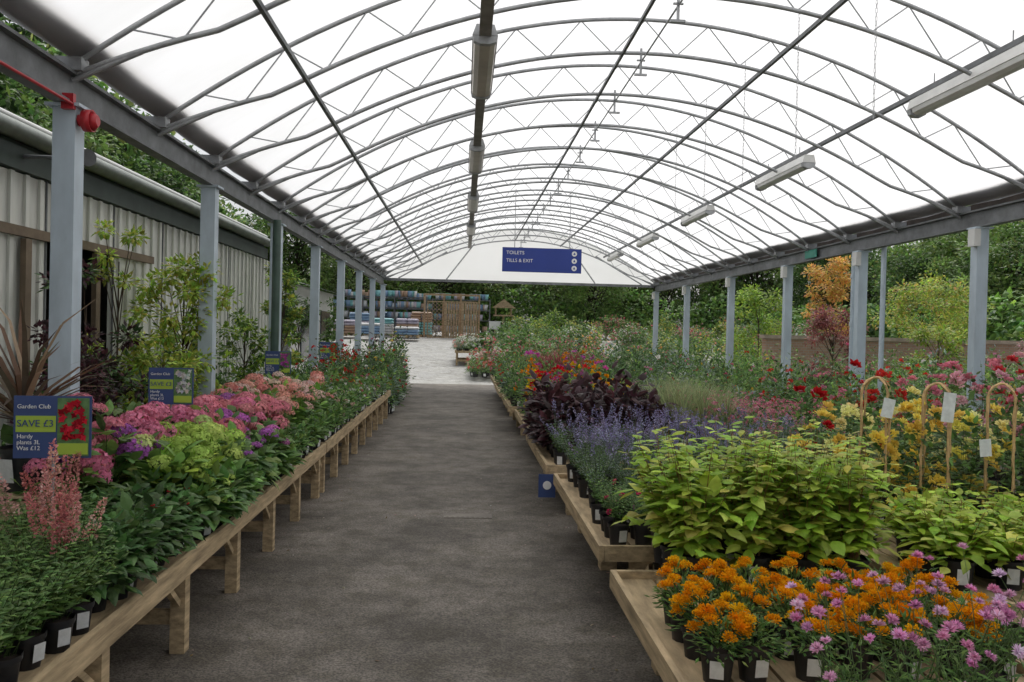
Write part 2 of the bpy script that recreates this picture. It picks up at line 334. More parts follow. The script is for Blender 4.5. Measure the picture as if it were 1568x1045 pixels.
def lamp(X,z,y0,L,w):
    e=empty('fluorescent_light'); mb=MB()
    def prism(y0,y1,prof,mb,mat=0):
        n=len(prof); V=[(X+a,y0,z+b) for a,b in prof]+[(X+a,y1,z+b) for a,b in prof]
        mb.add(V,[[i,(i+1)%n,(i+1)%n+n,i+n] for i in range(n)],mat)
        mb.add(np.zeros((0,3)),A([list(range(n))[::-1],list(range(n,2*n))])-2*n,mat)
    prism(y0,y0+L,[(-w*.35,.09),(-w*.5,.0),(w*.5,0),(w*.35,.09)],mb); mb.obj('housing',[M_WHITE if X>3 else M_STEEL],e)
    mb=MB(); prism(y0+.07,y0+L-.07,[(-w*.46,-.002),(-w*.40,-.04),(-w*.2,-.06),(w*.2,-.06),(w*.40,-.04),(w*.46,-.002)],mb); mb.obj('diffuser',[M_WHITE if X>3 else M_DIFF],e)
    mb=MB()
    for yy_ in (y0,y0+L-.06): prism(yy_,yy_+.06,[(-w*.5,-.004),(-w*.44,-.05),(-w*.2,-.07),(w*.2,-.07),(w*.44,-.05),(w*.5,-.004)],mb)
    mb.obj('end_caps',[M_STEEL],e)
    mb=MB(); tubes(mb,[(X,y0+.3,z+.09),(X,y0+L-.3,z+.09)],[(X,y0+.3,z+.25),(X,y0+L-.3,z+.25)],.006,None,6); mb.obj('brackets',[M_STEEL],e)
for k in range(4): lamp(.12,4.02,6.8+4.05*k,1.65,.21)
for k in range(5): lamp(4.1,3.72,5.75+3.98*k,1.65,.16)
# ------------------------------------------------------------------ overhead sign
M_BLUE=simple('blue_sign_paint',(.014,.04,.26),.4,0,3,.06)
M_SW=simple('sign_white',(.8,.8,.8),.5,0,3,.02)
def text(body,loc,size,parent,mat,rotz=0,name='lettering'):
    c=bpy.data.curves.new(name,'FONT'); c.body=body; c.size=size; c.extrude=.001
    o=bpy.data.objects.new(name,c); scene.collection.objects.link(o); o.location=loc; o.rotation_euler=(math.pi/2,0,rotz); c.materials.append(mat); o.parent=parent; return o
e=empty('overhead_direction_sign'); mb=MB(); sx0,sx1,sz0,sz1,sy=.76,2.40,2.83,3.33,17.0
box(mb,(sx0,sy,sz0),(sx1,sy+.04,sz1)); mb.obj('board',[M_BLUE],e)
mb=MB(); 
for q in (sx0+.25,sx1-.25): tubes(mb,[(q,sy+.02,sz1)],[(q,sy+.02,float(zr(q))-.05)],.008,None,6)
mb.obj('hanging_rods',[M_STEEL],e)
text('TOILETS',(sx0+.08,sy-.003,3.19),.10,e,M_SW); text('TILLS & EXIT',(sx0+.08,sy-.003,3.03),.10,e,M_SW)
mb=MB()
for z in (3.23,3.08,2.93): tubes(mb,[(2.25,sy-.004,z)],[(2.25,sy-.001,z)],.055,None,16,cap=True)
mb.obj('pictogram_discs',[M_SW],e)
mb=MB()
for z in (3.23,3.08,2.93): mb.add([(2.225,sy-.008,z-.02),(2.275,sy-.008,z-.02),(2.25,sy-.008,z+.03)],[[0,1,2]])
mb.obj('pictogram_arrows',[M_BLUE],e)
# ------------------------------------------------------------------ alarm bell & conduit
e=empty('fire_alarm_bell'); mb=MB(); bz=2.79
tubes(mb,[(XL+.07,Y0-.02,bz),(XL+.10,Y0-.02,bz),(XL+.15,Y0-.02,bz)],[(XL+.10,Y0-.02,bz),(XL+.15,Y0-.02,bz),(XL+.18,Y0-.02,bz)],[.035,.065,.06],[.035,.065,.03],16,cap=True); mb.obj('gong',[M_RED],e)
mb=MB(); box(mb,(XL-.0,Y0-.1,2.84),(XL+.07,Y0-.066,2.93)); tubes(mb,[(XL+.06,.5,2.87)],[(XL+.06,Y0-.08,2.87)],.01,None,6); mb.obj('red_cable_conduit',[M_RED],e)
e=empty('floodlight'); mb=MB(); tubes(mb,[(XL-.36,Y0+.9,2.74)],[(XL-.24,Y0+.8,2.73)],[.045],[.06],14,cap=True); mb.obj('body',[M_STEELD],e)
mb=MB(); tubes(mb,[(XL-.75,Y0+.9,2.74)],[(XL-.35,Y0+.9,2.74)],.015); mb.obj('arm',[M_STEELD],e)
# ------------------------------------------------------------------ left building wall
bw=empty('greenhouse_building_wall'); WX=-3.15; WY0,WY1=-2,13.2
M_CLAD=simple('cladding',(.66,.67,.62),.4,.0,2.0,.16,0,.5,(1,3,.4)); M_DG=simple('dark_green_fascia',(.05,.07,.06),.5,0,3,.3)
mb=MB(); y=WY0
while y<WY1:
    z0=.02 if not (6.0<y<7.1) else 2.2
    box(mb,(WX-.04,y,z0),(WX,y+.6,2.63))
    for q in (.08,.28,.48): box(mb,(WX+.001,y+q,z0),(WX+.022,y+q+.05,2.63))
    y+=.6
mb.obj('cladding_panels',[M_CLAD],bw)
mb=MB(); y=WY0
while y<=WY1+.01: box(mb,(WX+.001,y-.008,0.02),(WX+.012,y+.008,2.635)); y+=1.2
mb.obj('panel_joints',[M_STEELD],bw)
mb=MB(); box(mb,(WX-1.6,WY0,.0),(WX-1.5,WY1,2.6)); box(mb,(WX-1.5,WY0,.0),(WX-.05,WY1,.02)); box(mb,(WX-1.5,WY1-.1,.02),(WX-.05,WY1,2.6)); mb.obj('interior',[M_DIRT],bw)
mb=MB(); box(mb,(WX-.02,WY0,2.64),(WX+.05,WY1,2.80)); box(mb,(WX-1.6,WY0,2.82),(WX+.0,WY1,2.86)); 
mb.obj('fascia',[M_DG],bw)
mb=MB(); tubes(mb,[(WX+.05,WY0,2.90)],[(WX+.05,WY1,2.90)],.065,None,12); mb.obj('gutter_pipe',[simple('gutter_grey_green',(.25,.28,.25),.45)],bw)
mb=MB(); tubes(mb,[(WX+.02,WY0,2.985)],[(WX+.02,WY1,2.985)],.028,None,8); mb.obj('top_flashing',[M_WHITE],bw)
mb=MB()
box(mb,(WX+.03,5.4,2.18),(WX+.07,8.4,2.25)); box(mb,(WX+.03,6.0,.05),(WX+.07,6.08,2.17)); box(mb,(WX+.03,7.12,.05),(WX+.07,7.2,2.17))
mb.obj('door_rail_and_frame',[simple('old_timber',(.16,.12,.08),.8)],bw)
bl=empty('white_outbuilding'); mb=MB(); box(mb,(-8.5,15,0),(-3.6,23,2.5)); mb.obj('walls',[M_WHITE],bl)
mb=MB(); mb.add([(-8.8,14.7,2.5),(-3.4,14.7,2.5),(-3.4,23.3,2.5),(-8.8,23.3,2.5),(-6,14.7,3.2),(-6,23.3,3.2)],[[0,4,5,3],[1,2,5,4]]); mb.add([(-8.8,14.7,2.5),(-3.4,14.7,2.5),(-6,14.7,3.2)],[[0,1,2]]); mb.obj('roof',[M_STEEL],bl)
mb=MB(); 
for y in (16,18.5,21): box(mb,(-3.6,y,.9),(-3.57,y+1.3,2.0))
mb.obj('windows',[simple('window_glass',(.03,.04,.045),.1)],bl)
# ------------------------------------------------------------------ benches
def bench(name,x0,x1,y0,y1,h,leg=.07,edge=.085,legstep=.9,inset=.04,boards=7,z0=0):
    e=empty(name); e.location=(0,0,z0); mb=MB()
    box(mb,(x0,y0,h-edge),(x0+.028,y1,h)); box(mb,(x1-.028,y0,h-edge),(x1,y1,h)); box(mb,(x0+.03,y0,h-edge),(x1-.03,y0+.028,h)); box(mb,(x0+.03,y1-.028,h-edge),(x1-.03,y1,h))
    mb.obj('edge_boards',[M_WOOD],e); mb=MB()
    w=(x1-x0-.06)/boards
    for i in range(boards): box(mb,(x0+.03+i*w+.008,y0+.03,h-.055),(x0+.03+(i+1)*w-.008,y1-.03,h-.037))
    mb.obj('slats',[M_WOOD],e); mb=MB()
    n=max(2,int(round((y1-y0)/legstep))+1)
    for y in np.linspace(y0+.12,y1-.12,n):
        y=float(y)
        for x in (x0+inset,x1-inset-leg):
            box(mb,(x,y-leg/2,0),(x+leg,y+leg/2,h-.06))
            tubes(mb,[(x+leg/2,y-.04,h*.5)],[(x+leg/2,y-.26,h-.07)],.02,None,4,smooth=False)
        box(mb,(x0+inset+leg,y-.015,h*.28),(x1-inset-leg,y+.015,h*.28+.07))
    mb.obj('legs',[M_WOOD],e)
bench('display_bench',-2.28,-1.27,1.2,7.9,.50,edge=.095); bench('display_bench',-2.28,-1.27,7.94,14.8,.50,edge=.095)
TB=[(.74,2.06,1.3,3.98),(.76,2.02,4.42,6.7),(.74,2.0,7.1,9.4),(.78,2.1,9.8,12.2),(.72,2.0,12.6,15.0),(.7,2.0,15.4,18),(.72,2.0,18.4,21.4)]
for x0,x1,a,b in TB: bench('display_table',x0,x1,a,b,.45,.11,.085,1.0,.2)
for a,b in ((3.5,6.2),(6.5,9.2),(9.5,12.2),(12.5,15.2),(15.5,21)): bench('display_table',2.16,3.5,a,b,.45,.11,.085,1.2,.1)
for a,b in ((4.2,7.2),(7.5,11),(11.3,15),(15.3,21)): bench('display_table',3.7,5.2,a,b,.45,.11,.085,1.4,.1)
# ------------------------------------------------------------------ LEFT BENCH PLANTS
zb=.463; LD=(1,-.4)
PINK=[(.76,.29,.35),(.80,.35,.38),(.74,.26,.38)]; SALM=[(.82,.40,.34),(.84,.48,.40),(.80,.34,.32)]; PURP=[(.52,.18,.50),(.46,.16,.52),(.60,.21,.50)]; LIME=[(.55,.68,.20),(.48,.64,.16),(.62,.72,.28)]
PPINK=[(.84,.60,.54),(.82,.66,.54)]
AST=[(.72,.32,.30),(.66,.26,.26),(.76,.42,.37)]
AG=G1+[(.20,.33,.10),(.17,.29,.09)]
def astil(plume,n=None,H=.44):
    def f(mb,p):
        stems(mb,p,14,.31,.17,18,.055,.021,AG,up=.25)
        stems(mb,p,11,.22,.15,14,.05,.02,AG)
        if rng.random()<plume:
            tp,d=stems(mb,p,n or int(rng.integers(2,5)),H,.10,0,.01,.01,G1,col=(.25,.12,.08)); spikes(mb,tp,d,.18,.026,170,AST,.012)
    return f
bed('astilbe_plants',-1.75,-1.32,1.9,3.15,zb,.155,astil(.05),.055,.11,LD)
bed('astilbe_plants',-2.25,-1.75,1.9,3.6,zb,.17,astil(.25),.055,.12,LD)
bed('pink_astilbe_plants',-1.72,-1.50,3.15,3.7,zb,.2,astil(.5),.055,.13,LD)
bed('pink_astilbe_plants',-1.52,-1.36,2.95,3.25,zb,.17,astil(1,6,.40),.055,.11,LD)
DLG=GD+[(.09,.20,.06),(.12,.24,.07)]
def leafy(mb,p):
    dome(mb,p,.14,.21,170,.075,.045,DLG,OV,OVF,.25)
    if rng.random()<.35:
        C,d=domesurf(p,.12,.2,3); heads(mb,C,d,.018,14,[(.45,.02,.04)],'pom')
bed('dark_leafy_plants',-1.50,-1.32,3.25,4.35,zb,.15,leafy,.055,.11,LD)
bed('dark_leafy_plants',-1.75,-1.50,3.75,4.35,zb,.17,leafy,.055,.13,LD)
def hyd(pal,h=.3,r=.15,nh=(5,8),R=.06,lp=G1,n=130,k=120):
    def f(mb,p):
        stems(mb,p,8,h*.9,r,0,.01,.01,lp,sr=.004)
        dome(mb,p+A([0,0,h*.05]),r*1.1,h*.85,n,.11,.075,lp,OV,OVF,.25)
        pp=[pal[int(rng.integers(0,len(pal)))]]
        C,d=domesurf(p,r,h,int(rng.integers(*nh)),.4,1.05); heads(mb,C,d*.6+A([0,0,1.]),R*U(.75,1.2,len(C)),k,pp,'moph',.13,.7)
    return f
bed('pink_hydrangea_plants',-2.2,-1.72,3.95,5.2,zb,.25,hyd(PINK+PINK+PURP[:2],.47,.15,(6,9),.075),.075,.15,LD)
bed('lime_hydrangea_plants',-1.80,-1.44,4.45,5.45,zb,.22,hyd(LIME,.33,.13,(8,11),.066,GL+G1),.075,.14,LD)
bed('purple_hydrangea_plants',-1.47,-1.30,5.2,6.3,zb,.2,hyd(PURP,.24,.11,(3,5),.05),.055,.11,LD)
bed('young_hydrangea_plants',-1.44,-1.30,4.35,5.2,zb,.17,hyd(LIME,.2,.10,(0,3),.035),.055,.11,LD)
bed('pink_hydrangea_plants',-2.2,-1.5,5.5,7.2,zb,.26,hyd(PINK+SALM+PURP[:1]+PINK,.36,.15,(7,10),.078),.075,.15,LD)
bed('salmon_hydrangea_plants',-2.2,-1.45,7.3,9.3,zb,.27,hyd(SALM+PPINK+PPINK,.42,.15,(5,8),.07,GL[3:]+G1,110,80),.075,.15,LD)
bed('green_bedding_plants',-1.47,-1.3,6.3,9.3,zb,.17,lambda mb,p:dome(mb,p,.1,.17,100,.06,.035,G1,OV,OVF),.055,.11,LD)
def mixg(fp,h=.3,r=.15,pal=G1,n=110,kk=(0,5),R=.028,ll=.07):
    def f(mb,p):
        hh=h*U(.7,1.3); q=U(0,1); pl=pal if q<.5 else (GD if q<.7 else (GL[3:]+G1 if q<.92 else GS))
        dome(mb,p,r,hh,n,ll*U(.7,1.4),ll*U(.35,.6),pl,LF,LFF,.1)
        k=int(rng.integers(*kk)); 
        if k:
            c=[fp[int(rng.integers(0,len(fp)))]]; C,d=domesurf(p,r,hh,k); heads(mb,C,d,R,16,c,'pom')
    return f
RED=[(.52,.02,.025),(.60,.05,.04)]; FL=[(.52,.03,.03),(.72,.30,.44),(.75,.75,.68),(.64,.13,.24),(.77,.57,.08)]
bed('white_flowering_plants',-1.7,-1.3,9.3,11.2,zb,.2,mixg([(.75,.75,.68),(.75,.75,.68),(.75,.5,.45)],.25,.13,G1,100,(2,7)),.06,.12,LD)
bed('shrub_plants',-2.25,-1.7,9.4,12,zb,.24,mixg(FL,.45,.16,G1,140,(0,4)),.07,.14,LD)
bed('bedding_plants',-1.7,-1.3,11.2,14.7,zb,.21,mixg(FL,.25,.13,G1,90,(0,5)),.06,.12,LD)
bed('red_rose_bushes',-2.25,-1.7,12,14.7,zb,.26,mixg(RED,.62,.17,GD,150,(4,9),.04),.08,.15,LD)
bed('shrub_plants',-2.3,-1.25,15.0,19.5,.0,.36,mixg(FL+RED,.85,.22,GD,200,(0,6),.045,.09),.11,.22,LD)
bed('patio_shrubs',-2.4,-1.6,19.8,24,.0,.45,mixg(FL+RED,1.0,.25,GD+BUR,200,(0,5),.05,.1),.13,.25,LD)
# ------------------------------------------------------------------ shrubs / small trees
def shrub(name,p,H,r,pal,n=1500,L=.07,W=.045,nb=14,zf=.25,T=LF,F=LFF,potr=.15,cl=26,stemcol=(.09,.06,.04),clr=.28):
    mb=MB(); p=A(p,dtype=float)
    if potr: pots(mb,p[None],potr,potr*1.6,14,True); p=p+A([0,0,potr*1.5])
    top=p+A([0,0,H*.85]); tubes(mb,[p],[top],.014,.005,6,LEAF,stemcol)
    th=U(0,6.28,cl); zz=U(zf,1,cl); rd=r*np.sqrt(np.clip(1-((zz-.55)/.6)**2,.05,1))*U(.35,1,cl)
    C=p+np.c_[np.cos(th)*rd,np.sin(th)*rd,zz*H]
    B=p+np.c_[np.zeros(cl),np.zeros(cl),np.clip(zz*H*.7,0,H*.8)]
    tubes(mb,B,C,.006,.002,4,LEAF,stemcol)
    m=n//cl
    for c in C:
        d=runit(m); pos=c+d*A([1,1,.75])*r*clr*U(.2,1.1,(m,1)); ax=d+A([0,0,-.1])+runit(m)*.5
        place(mb,T,F,pos,ax,runit(m)*.4+A([0,0,1.]),L*U(.6,1.2,m),W*U(.7,1.2,m),pick(pal,m,.2)*U(.75,1.2),LEAF)
    return mb.obj(name,PL)
shrub('golden_acer_tree',(-2.62,7.9,0),1.95,.42,GY+GL,3800,.065,.04,cl=44)
shrub('golden_robinia_tree',(-2.85,7.0,0),2.2,.26,GL+GY,1500,.06,.035)
shrub('purple_shrub',(-2.75,6.2,0),1.75,.38,BUR+GD,2400,.06,.04)
shrub('purple_shrub',(-2.6,5.6,0),1.3,.3,BUR+[(.09,.03,.04)],1500,.05,.035)
shrub('evergreen_shrub',(-2.8,8.9,0),1.2,.35,GD+G1,1700,.06,.04)
shrub('golden_shrub',(-2.55,7.2,0),1.2,.38,GL+GY,2400,.06,.04)
shrub('golden_acer_tree',(-2.6,12,0),2.2,.3,GY+GL+G1,1800,.07,.045)
shrub('climber_plant',(-2.7,10.4,0),1.5,.35,GL+G1,1500,.07,.045)
shrub('climber_plant',(-2.75,14,0),1.9,.35,GD+G1,1400,.07,.045)
shrub('climber_plant',(-2.7,16.5,0),1.9,.35,G1,1200,.07,.045)
bed('wall_shrubs',-3.0,-2.35,4.2,15,0,.42,mixg(FL,.75,.24,GD,260,(0,2),.03,.07),.1,.2)
def cordy(p,n=64,L=.66):
    mb=MB(); p=A(p,dtype=float); pots(mb,p[None],.1,.2,14); tubes(mb,[p+A([0,0,.2])],[p+A([0,0,.36])],.03,.025,8,LEAF,(.1,.06,.03)); c=p+A([0,0,.32])
    th=U(0,6.28,n); el=U(.0,1.35,n); d=np.c_[np.cos(th)*np.cos(el),np.sin(th)*np.cos(el),np.sin(el)]
    place(mb,BL,BLF,c+0*d,d,A([0,0,1.])+d*-.2+runit(n)*.1,L*U(.6,1.1,n),.028,pick([(.15,.08,.05),(.20,.12,.07),(.12,.09,.06),(.28,.20,.12)],n),LEAF)
    mb.obj('cordyline_plant',PL)
cordy((-2.05,4.0,.8)); 
mb=MB(); 
for q in (0,.11,.22): box(mb,(-2.19,3.86,.464+q),(-1.91,3.875,.464+q+.09)); box(mb,(-2.19,4.125,.464+q),(-1.91,4.14,.464+q+.09)); box(mb,(-1.925,3.876,.464+q),(-1.91,4.124,.464+q+.09))
box(mb,(-2.19,3.86,.785),(-1.91,4.14,.798)); mb.obj('plant_stand_crate',[M_WOOD])
# ------------------------------------------------------------------ promo signs
M_LG=simple('sign_lime',(.38,.52,.06),.5,0,3,.04); M_SB=simple('sign_blue',(.04,.07,.20),.5,0,3,.05)
def promo(x,y,z,w,h,pic,yaw=0):
    e=empty('price_sign'); e.location=(x,y,z); e.rotation_euler=(0,0,yaw)
    def q(nm,x0,z0,x1,z1,d,mat): 
        mb=MB(); box(mb,(x0*w-w/2,-d-.002,z0*h-h/2),(x1*w-w/2,-d,z1*h-h/2)); mb.obj(nm,[mat],e)
    mb=MB(); box(mb,(-w/2,0,-h/2),(w/2,.006,h/2)); mb.obj('board',[M_SB],e)
    q('lime_panel',.03,.42,.54,.68,.0,M_LG)
    q('photo_panel',.56,.03,.97,.97,.0,simple('photo_backing',(.10,.20,.07),.5,0,30,.5))
    q('lime_strip',.57,.06,.96,.24,.003,M_LG)
    mb=MB(); n=80; P=np.c_[U(.11,.42,n)*w*1.0,np.full(n,-.0045)-U(0,.003,n),U(-.18,.42,n)*h]; kz=rng.random(n)<.55; P=P[kz]; n=len(P)
    place(mb,ST,STF,P,runit(n)*A([1,.05,1]),A([0,-1.,0])+runit(n)*.1,.035*w/.3,.03*w/.3,pick(pic,n,.35),0); mb.obj('photo_flowers',[M_PET],e)
    text('SAVE £3',(-w*.455,-.004,h*.01),h*.155,e,M_SB); text('Garden Club',(-w*.455,-.002,h*.30),h*.095,e,M_SW)
    text('Hardy\nplants 3L\nWas £12',(-w*.455,-.002,-h*.18),h*.095,e,M_SW)
    mb=MB(); tubes(mb,[(0,.012,-h/2-.45)],[(0,.012,h/2)],.006,None,6); mb.obj('stake',[M_STEEL],e)
promo(-1.64,3.42,1.17,.29,.25,[(.6,.03,.05)],.12); promo(-1.98,5.75,1.17,.29,.25,[(.7,.7,.7)],.12); promo(-2.2,10,1.16,.30,.27,[(.5,.1,.4)],.1); promo(-2.2,13.7,1.2,.3,.3,[(.6,.05,.03)],.1)
# ------------------------------------------------------------------ RIGHT PLANTS
zt=.413
def marig(mb,p):
    dome(mb,p+A([0,0,-.01]),.09,.12,190,.04,.012,G1,LF,LFF)
    n=int(rng.integers(8,13)); C,d=domesurf(p,.09,.13,n,.4,1.05)
    tubes(mb,p+0*C,C,.002,None,3,LEAF,(.1,.18,.05))
    heads(mb,C,d*.35+A([0,-.15,1.]),U(.024,.035,n),150,[(.90,.38,.012),(.92,.44,.015),(.88,.33,.01)],'pom',.14,.72,.28)
bed('marigold_plants',.80,2.0,2.72,3.45,zt,.165,marig,.062,.115)
def scab(mb,p):
    stems(mb,p,8,.18,.09,12,.06,.010,G1,up=.6)
    tp,d=stems(mb,p,8,.40,.22,2,.05,.01,G1,sr=.0022,t0=.2,col=(.17,.26,.10))
    heads(mb,tp,d+A([0,-.3,.6]),U(.017,.025,len(tp)),46,[(.80,.40,.61),(.78,.34,.55),(.84,.50,.67)],'daisy',.18,.75)
bed('pink_scabious_plants',.98,2.05,1.85,2.45,zt,.205,scab,.062,.12)
bed('pink_scabious_plants',1.65,2.0,2.48,2.66,zt,.2,scab,.062,.12)
LIMES=[(.44,.62,.07),(.38,.56,.06),(.52,.66,.12),(.30,.48,.06),(.55,.57,.12)]
def limep(H=.5,sp=.27,ns=15,nl=18,L=.10,W=.06):
    def f(mb,p):
        stems(mb,p,ns,H,sp,nl,L,W,LIMES,OV,OVF,.08,.12,(.35,.2,.08),.003,.12)
        dome(mb,p+A([0,0,.0]),sp*1.05,H*.75,60,L,W,LIMES,OV,OVF,.25)
    return f
bed('golden_leycesteria_plants',.98,2.0,3.68,4.35,zt,.26,limep(.60,.21,15,18,.105,.066),.08,.16)
bed('golden_leycesteria_plants',2.25,3.45,3.7,4.45,zt,.27,limep(.27,.19,13,12,.095,.06),.07,.14)
def herb(mb,p):
    stems(mb,p,14,.2,.1,14,.035,.018,G1)
    if rng.random()<.4:
        C,d=domesurf(p,.1,.2,4); heads(mb,C,d,.02,14,[(.6,.05,.15),(.55,.2,.4)],'pom')
bed('herb_plants',.8,1.95,4.5,5.2,zt,.17,herb,.06,.12)
LV=[(.28,.26,.42),(.34,.32,.46),(.24,.21,.36)]
def lav(k=9,H=.38):
    def f(mb,p):
        stems(mb,p,16,H*.7,.13,18,.035,.010,GS+G1)
        tp,d=stems(mb,p,k,H,.17,5,.03,.008,GS,col=(.16,.2,.16)); spikes(mb,tp,d,.10,.009,24,LV,.012)
    return f
bed('lavender_plants',.82,1.45,5.25,6.65,zt,.2,lav(9),.06,.13)
bed('lavender_plants',1.45,1.98,5.6,6.65,zt,.2,lav(11,.42),.06,.13)
bed('catmint_plants',.8,1.95,7.15,7.6,zt,.22,lav(6),.06,.13)
bed('burgundy_heuchera_plants',.8,2.0,7.7,9.35,zt,.25,lambda mb,p:dome(mb,p,.19,.48*U(.75,1.2),150,.13,.085,BUR,OV,OVF,.15),.08,.14)
bed('orange_dahlia_plants',.83,2.05,9.85,11.2,zt,.23,mixg([(.8,.3,.01),(.65,.02,.03),(.75,.5,.02),(.6,.08,.35)],.50,.15,G1,140,(5,10),.055),.07,.14)
bed('magenta_flower_plants',.83,2.05,11.2,12.15,zt,.24,mixg([(.6,.1,.4),(.55,.14,.45),(.7,.25,.02)],.66,.15,G1,130,(4,9),.055),.07,.14)
bed('mixed_perennials',.76,1.95,12.65,14.9,zt,.26,mixg(FL,.5,.17,G1,130,(0,4)),.07,.14)
def grassy(pal,H=.4,n=60,w=.008,sp=.5):
    def f(mb,p):
        th=U(0,6.28,n); el=U(.9,1.45,n); d=np.c_[np.cos(th)*np.cos(el),np.sin(th)*np.cos(el),np.sin(el)]
        place(mb,BL,BLF,p+d*.01,d,A([0,0,1.])*.2-d*A([1,1,0])+1e-3,H*U(.6,1.2,n),w,pick(pal,n),LEAF)
    return f
bed('red_grass_plants',1.2,1.95,12.65,13.6,zt+.15,.25,grassy([(.32,.07,.07),(.26,.08,.07)],.6,70,.013),.07,.14)
bed('mixed_perennials',.75,1.95,15.5,21.3,zt,.3,mixg(FL+RED,.5,.19,GD+G1,120,(0,5),.04),.08,.14)
def rose(pal,H=.5,k=(6,11),R=.04,r=.17,lp=None,fl=.0):
    lp=lp or GD+G1
    def f(mb,p):
        hh=H*U(.88,1.12); stems(mb,p,7,hh,.14,12,.055,.035,lp,OV,OVF,.2); dome(mb,p+A([0,0,hh*.15]),r,hh*.8,130,.055,.035,lp,OV,OVF)
        c=[pal[int(rng.integers(0,len(pal)))]]; n=int(rng.integers(*k)); C,d=domesurf(p,r,hh,n,fl,1.05); heads(mb,C,d*.7+A([0,-.5,.4]),R*U(.75,1.2,n),44,c,'pom',.12,.75,.5)
    return f
YEL=[(.90,.71,.17),(.92,.80,.36),(.90,.66,.12)]
bed('yellow_rose_bushes',2.3,3.5,4.65,5.6,zt,.28,rose(YEL,.57,(12,18),.052,.18,None,.1),.09,.18)
bed('red_rose_bushes',2.3,3.4,5.75,6.1,zt,.35,rose(RED+[(.75,.16,.08)],.80,(4,8),.058),.09,.18)
bed('silver_lavender_plants',2.2,2.9,6.55,7.3,zt,.22,lav(5),.06,.13)
bed('artemisia_plants',2.2,3.4,6.2,6.6,zt,.24,lambda mb,p:stems(mb,p,22,.38,.18,18,.035,.008,GS),.06,.13)
bed('pink_diascia_plants',2.2,3.45,7.3,9.1,zt,.22,lambda mb,p:(dome(mb,p,.14,.36,110,.045,.025,GD+G1),heads(mb,*domesurf(p,.15,.44,20,.2),.026,8,[(.64,.24,.31),(.68,.32,.38),(.52,.15,.22)],'pom')),.06,.13)
bed('ornamental_grass_plants',2.0,2.6,7.6,9.2,zt+.1,.24,grassy([(.34,.38,.18),(.26,.32,.14)],.5,90,.006),.07,.14)
bed('mixed_shrubs',2.2,3.45,9.6,12.1,zt,.3,mixg(FL,.55,.19,GD+G1,200,(0,4)),.08,.15)
bed('dark_shrubs',2.2,3.45,12.6,15.1,zt,.33,mixg([(.75,.55,.55),(.75,.75,.65)],.75,.22,GD,230,(0,3),.045),.09,.16)
bed('mixed_shrubs',2.2,3.45,15.6,20.9,zt,.36,mixg(FL,.65,.23,GD+G1,180,(0,4),.04),.09,.16)
bed('pink_rose_bushes',3.75,5.15,4.6,7.1,zt,.34,rose([(.72,.26,.33),(.76,.44,.49),(.6,.06,.07)],.78,(6,11),.056,.18,None,.3),.09,.18)
bed('red_flowering_shrubs',3.75,5.15,7.6,10.9,zt,.34,mixg(RED+[(.65,.24,.32)],.6,.2,GD+G1,220,(1,8),.04),.08,.15)
bed('mixed_shrubs',3.75,5.15,11.4,14.9,zt,.36,mixg(FL,.6,.22,G1,200,(0,4),.035),.08,.15)
bed('mixed_shrubs',3.75,5.15,15.4,20.9,zt,.4,mixg(FL,.6,.25,GD+G1,180,(0,4),.04),.08,.15)
bed('outdoor_shrubs',6.1,9.5,6.5,12,0,.5,mixg(FL+RED,.92,.3,GD+G1,320,(0,7),.045,.08),.13,.25)
bed('outdoor_shrubs',6.1,13,12,19,0,.62,mixg(FL,.95,.36,G1+GL[3:],300,(0,5),.05,.09),.13,.25)
def hoop(x,y,z,w=.19,H=.62):
    mb=MB()
    for rot,rd in ((0.15,.0075),(1.75,.006)):
        t=np.linspace(0,1,26); a=np.where(t<.35,0,np.where(t>.65,np.pi,(t-.35)/.3*np.pi))
        X=-np.cos(a)*w/2*(1+.04*np.sin(t*20)); Z=np.where(t<.35,t/.35*(H-w/2),np.where(t>.65,(1-t)/.35*(H-w/2),H-w/2+np.sin(a)*w/2))
        P=np.c_[x+X*math.cos(rot),y+X*math.sin(rot),z+Z]; tubes(mb,P[:-1],P[1:],rd,None,6)
        P2=P+np.c_[np.sin(np.arange(26)*1.6),np.cos(np.arange(26)*1.6),0*t]*.008; tubes(mb,P2[:-1],P2[1:],.004,None,5)
    t=np.linspace(0,1,20); P=np.c_[x+np.sin(t*9)*w*.45,y+np.cos(t*9)*w*.4,z+t*H*.9]; tubes(mb,P[:-1],P[1:],.003,None,4,1,(.15,.2,.07))
    n=70; tt=rng.random(n); pos=np.c_[x+np.sin(tt*9)*w*.45,y+np.cos(tt*9)*w*.4,z+tt*H*.9]; place(mb,OV,OVF,pos,runit(n),runit(n)*.4+A([0,0,1.]),.045,.028,pick(GD+G1,n),1)
    mb.obj('cane_plant_hoop',[M_CANE,M_LEAF])
for x,y in ((2.43,4.72),(2.79,4.7),(3.17,4.68),(3.5,4.8)): hoop(x,y,.76+U(-.02,.02),.19,.62+U(-.03,.02))
mb=MB(); place(mb,CD,CDF,A([[2.78,4.58,1.14],[2.42,4.58,1.16],[3.0,4.55,.95],[3.42,4.6,1.1]]),A([[.1,0,1.],[.2,0,1],[-.1,0,1],[.05,0,1]]),A([[0,-1.,0]]*4),A([.17,.11,.10,.12]),A([.075,.07,.07,.07]),A([[.7,.7,.7]]*4),0); mb.obj('plant_care_tags',[M_LAB])
e=empty('table_price_card'); mb=MB(); box(mb,(.64,6.705,.25),(.78,6.712,.44)); mb.obj('card',[M_SB],e); mb=MB(); tubes(mb,[(.71,6.697,.35)],[(.71,6.703,.35)],.035,None,14,cap=True); mb.obj('logo_disc',[M_SW],e)
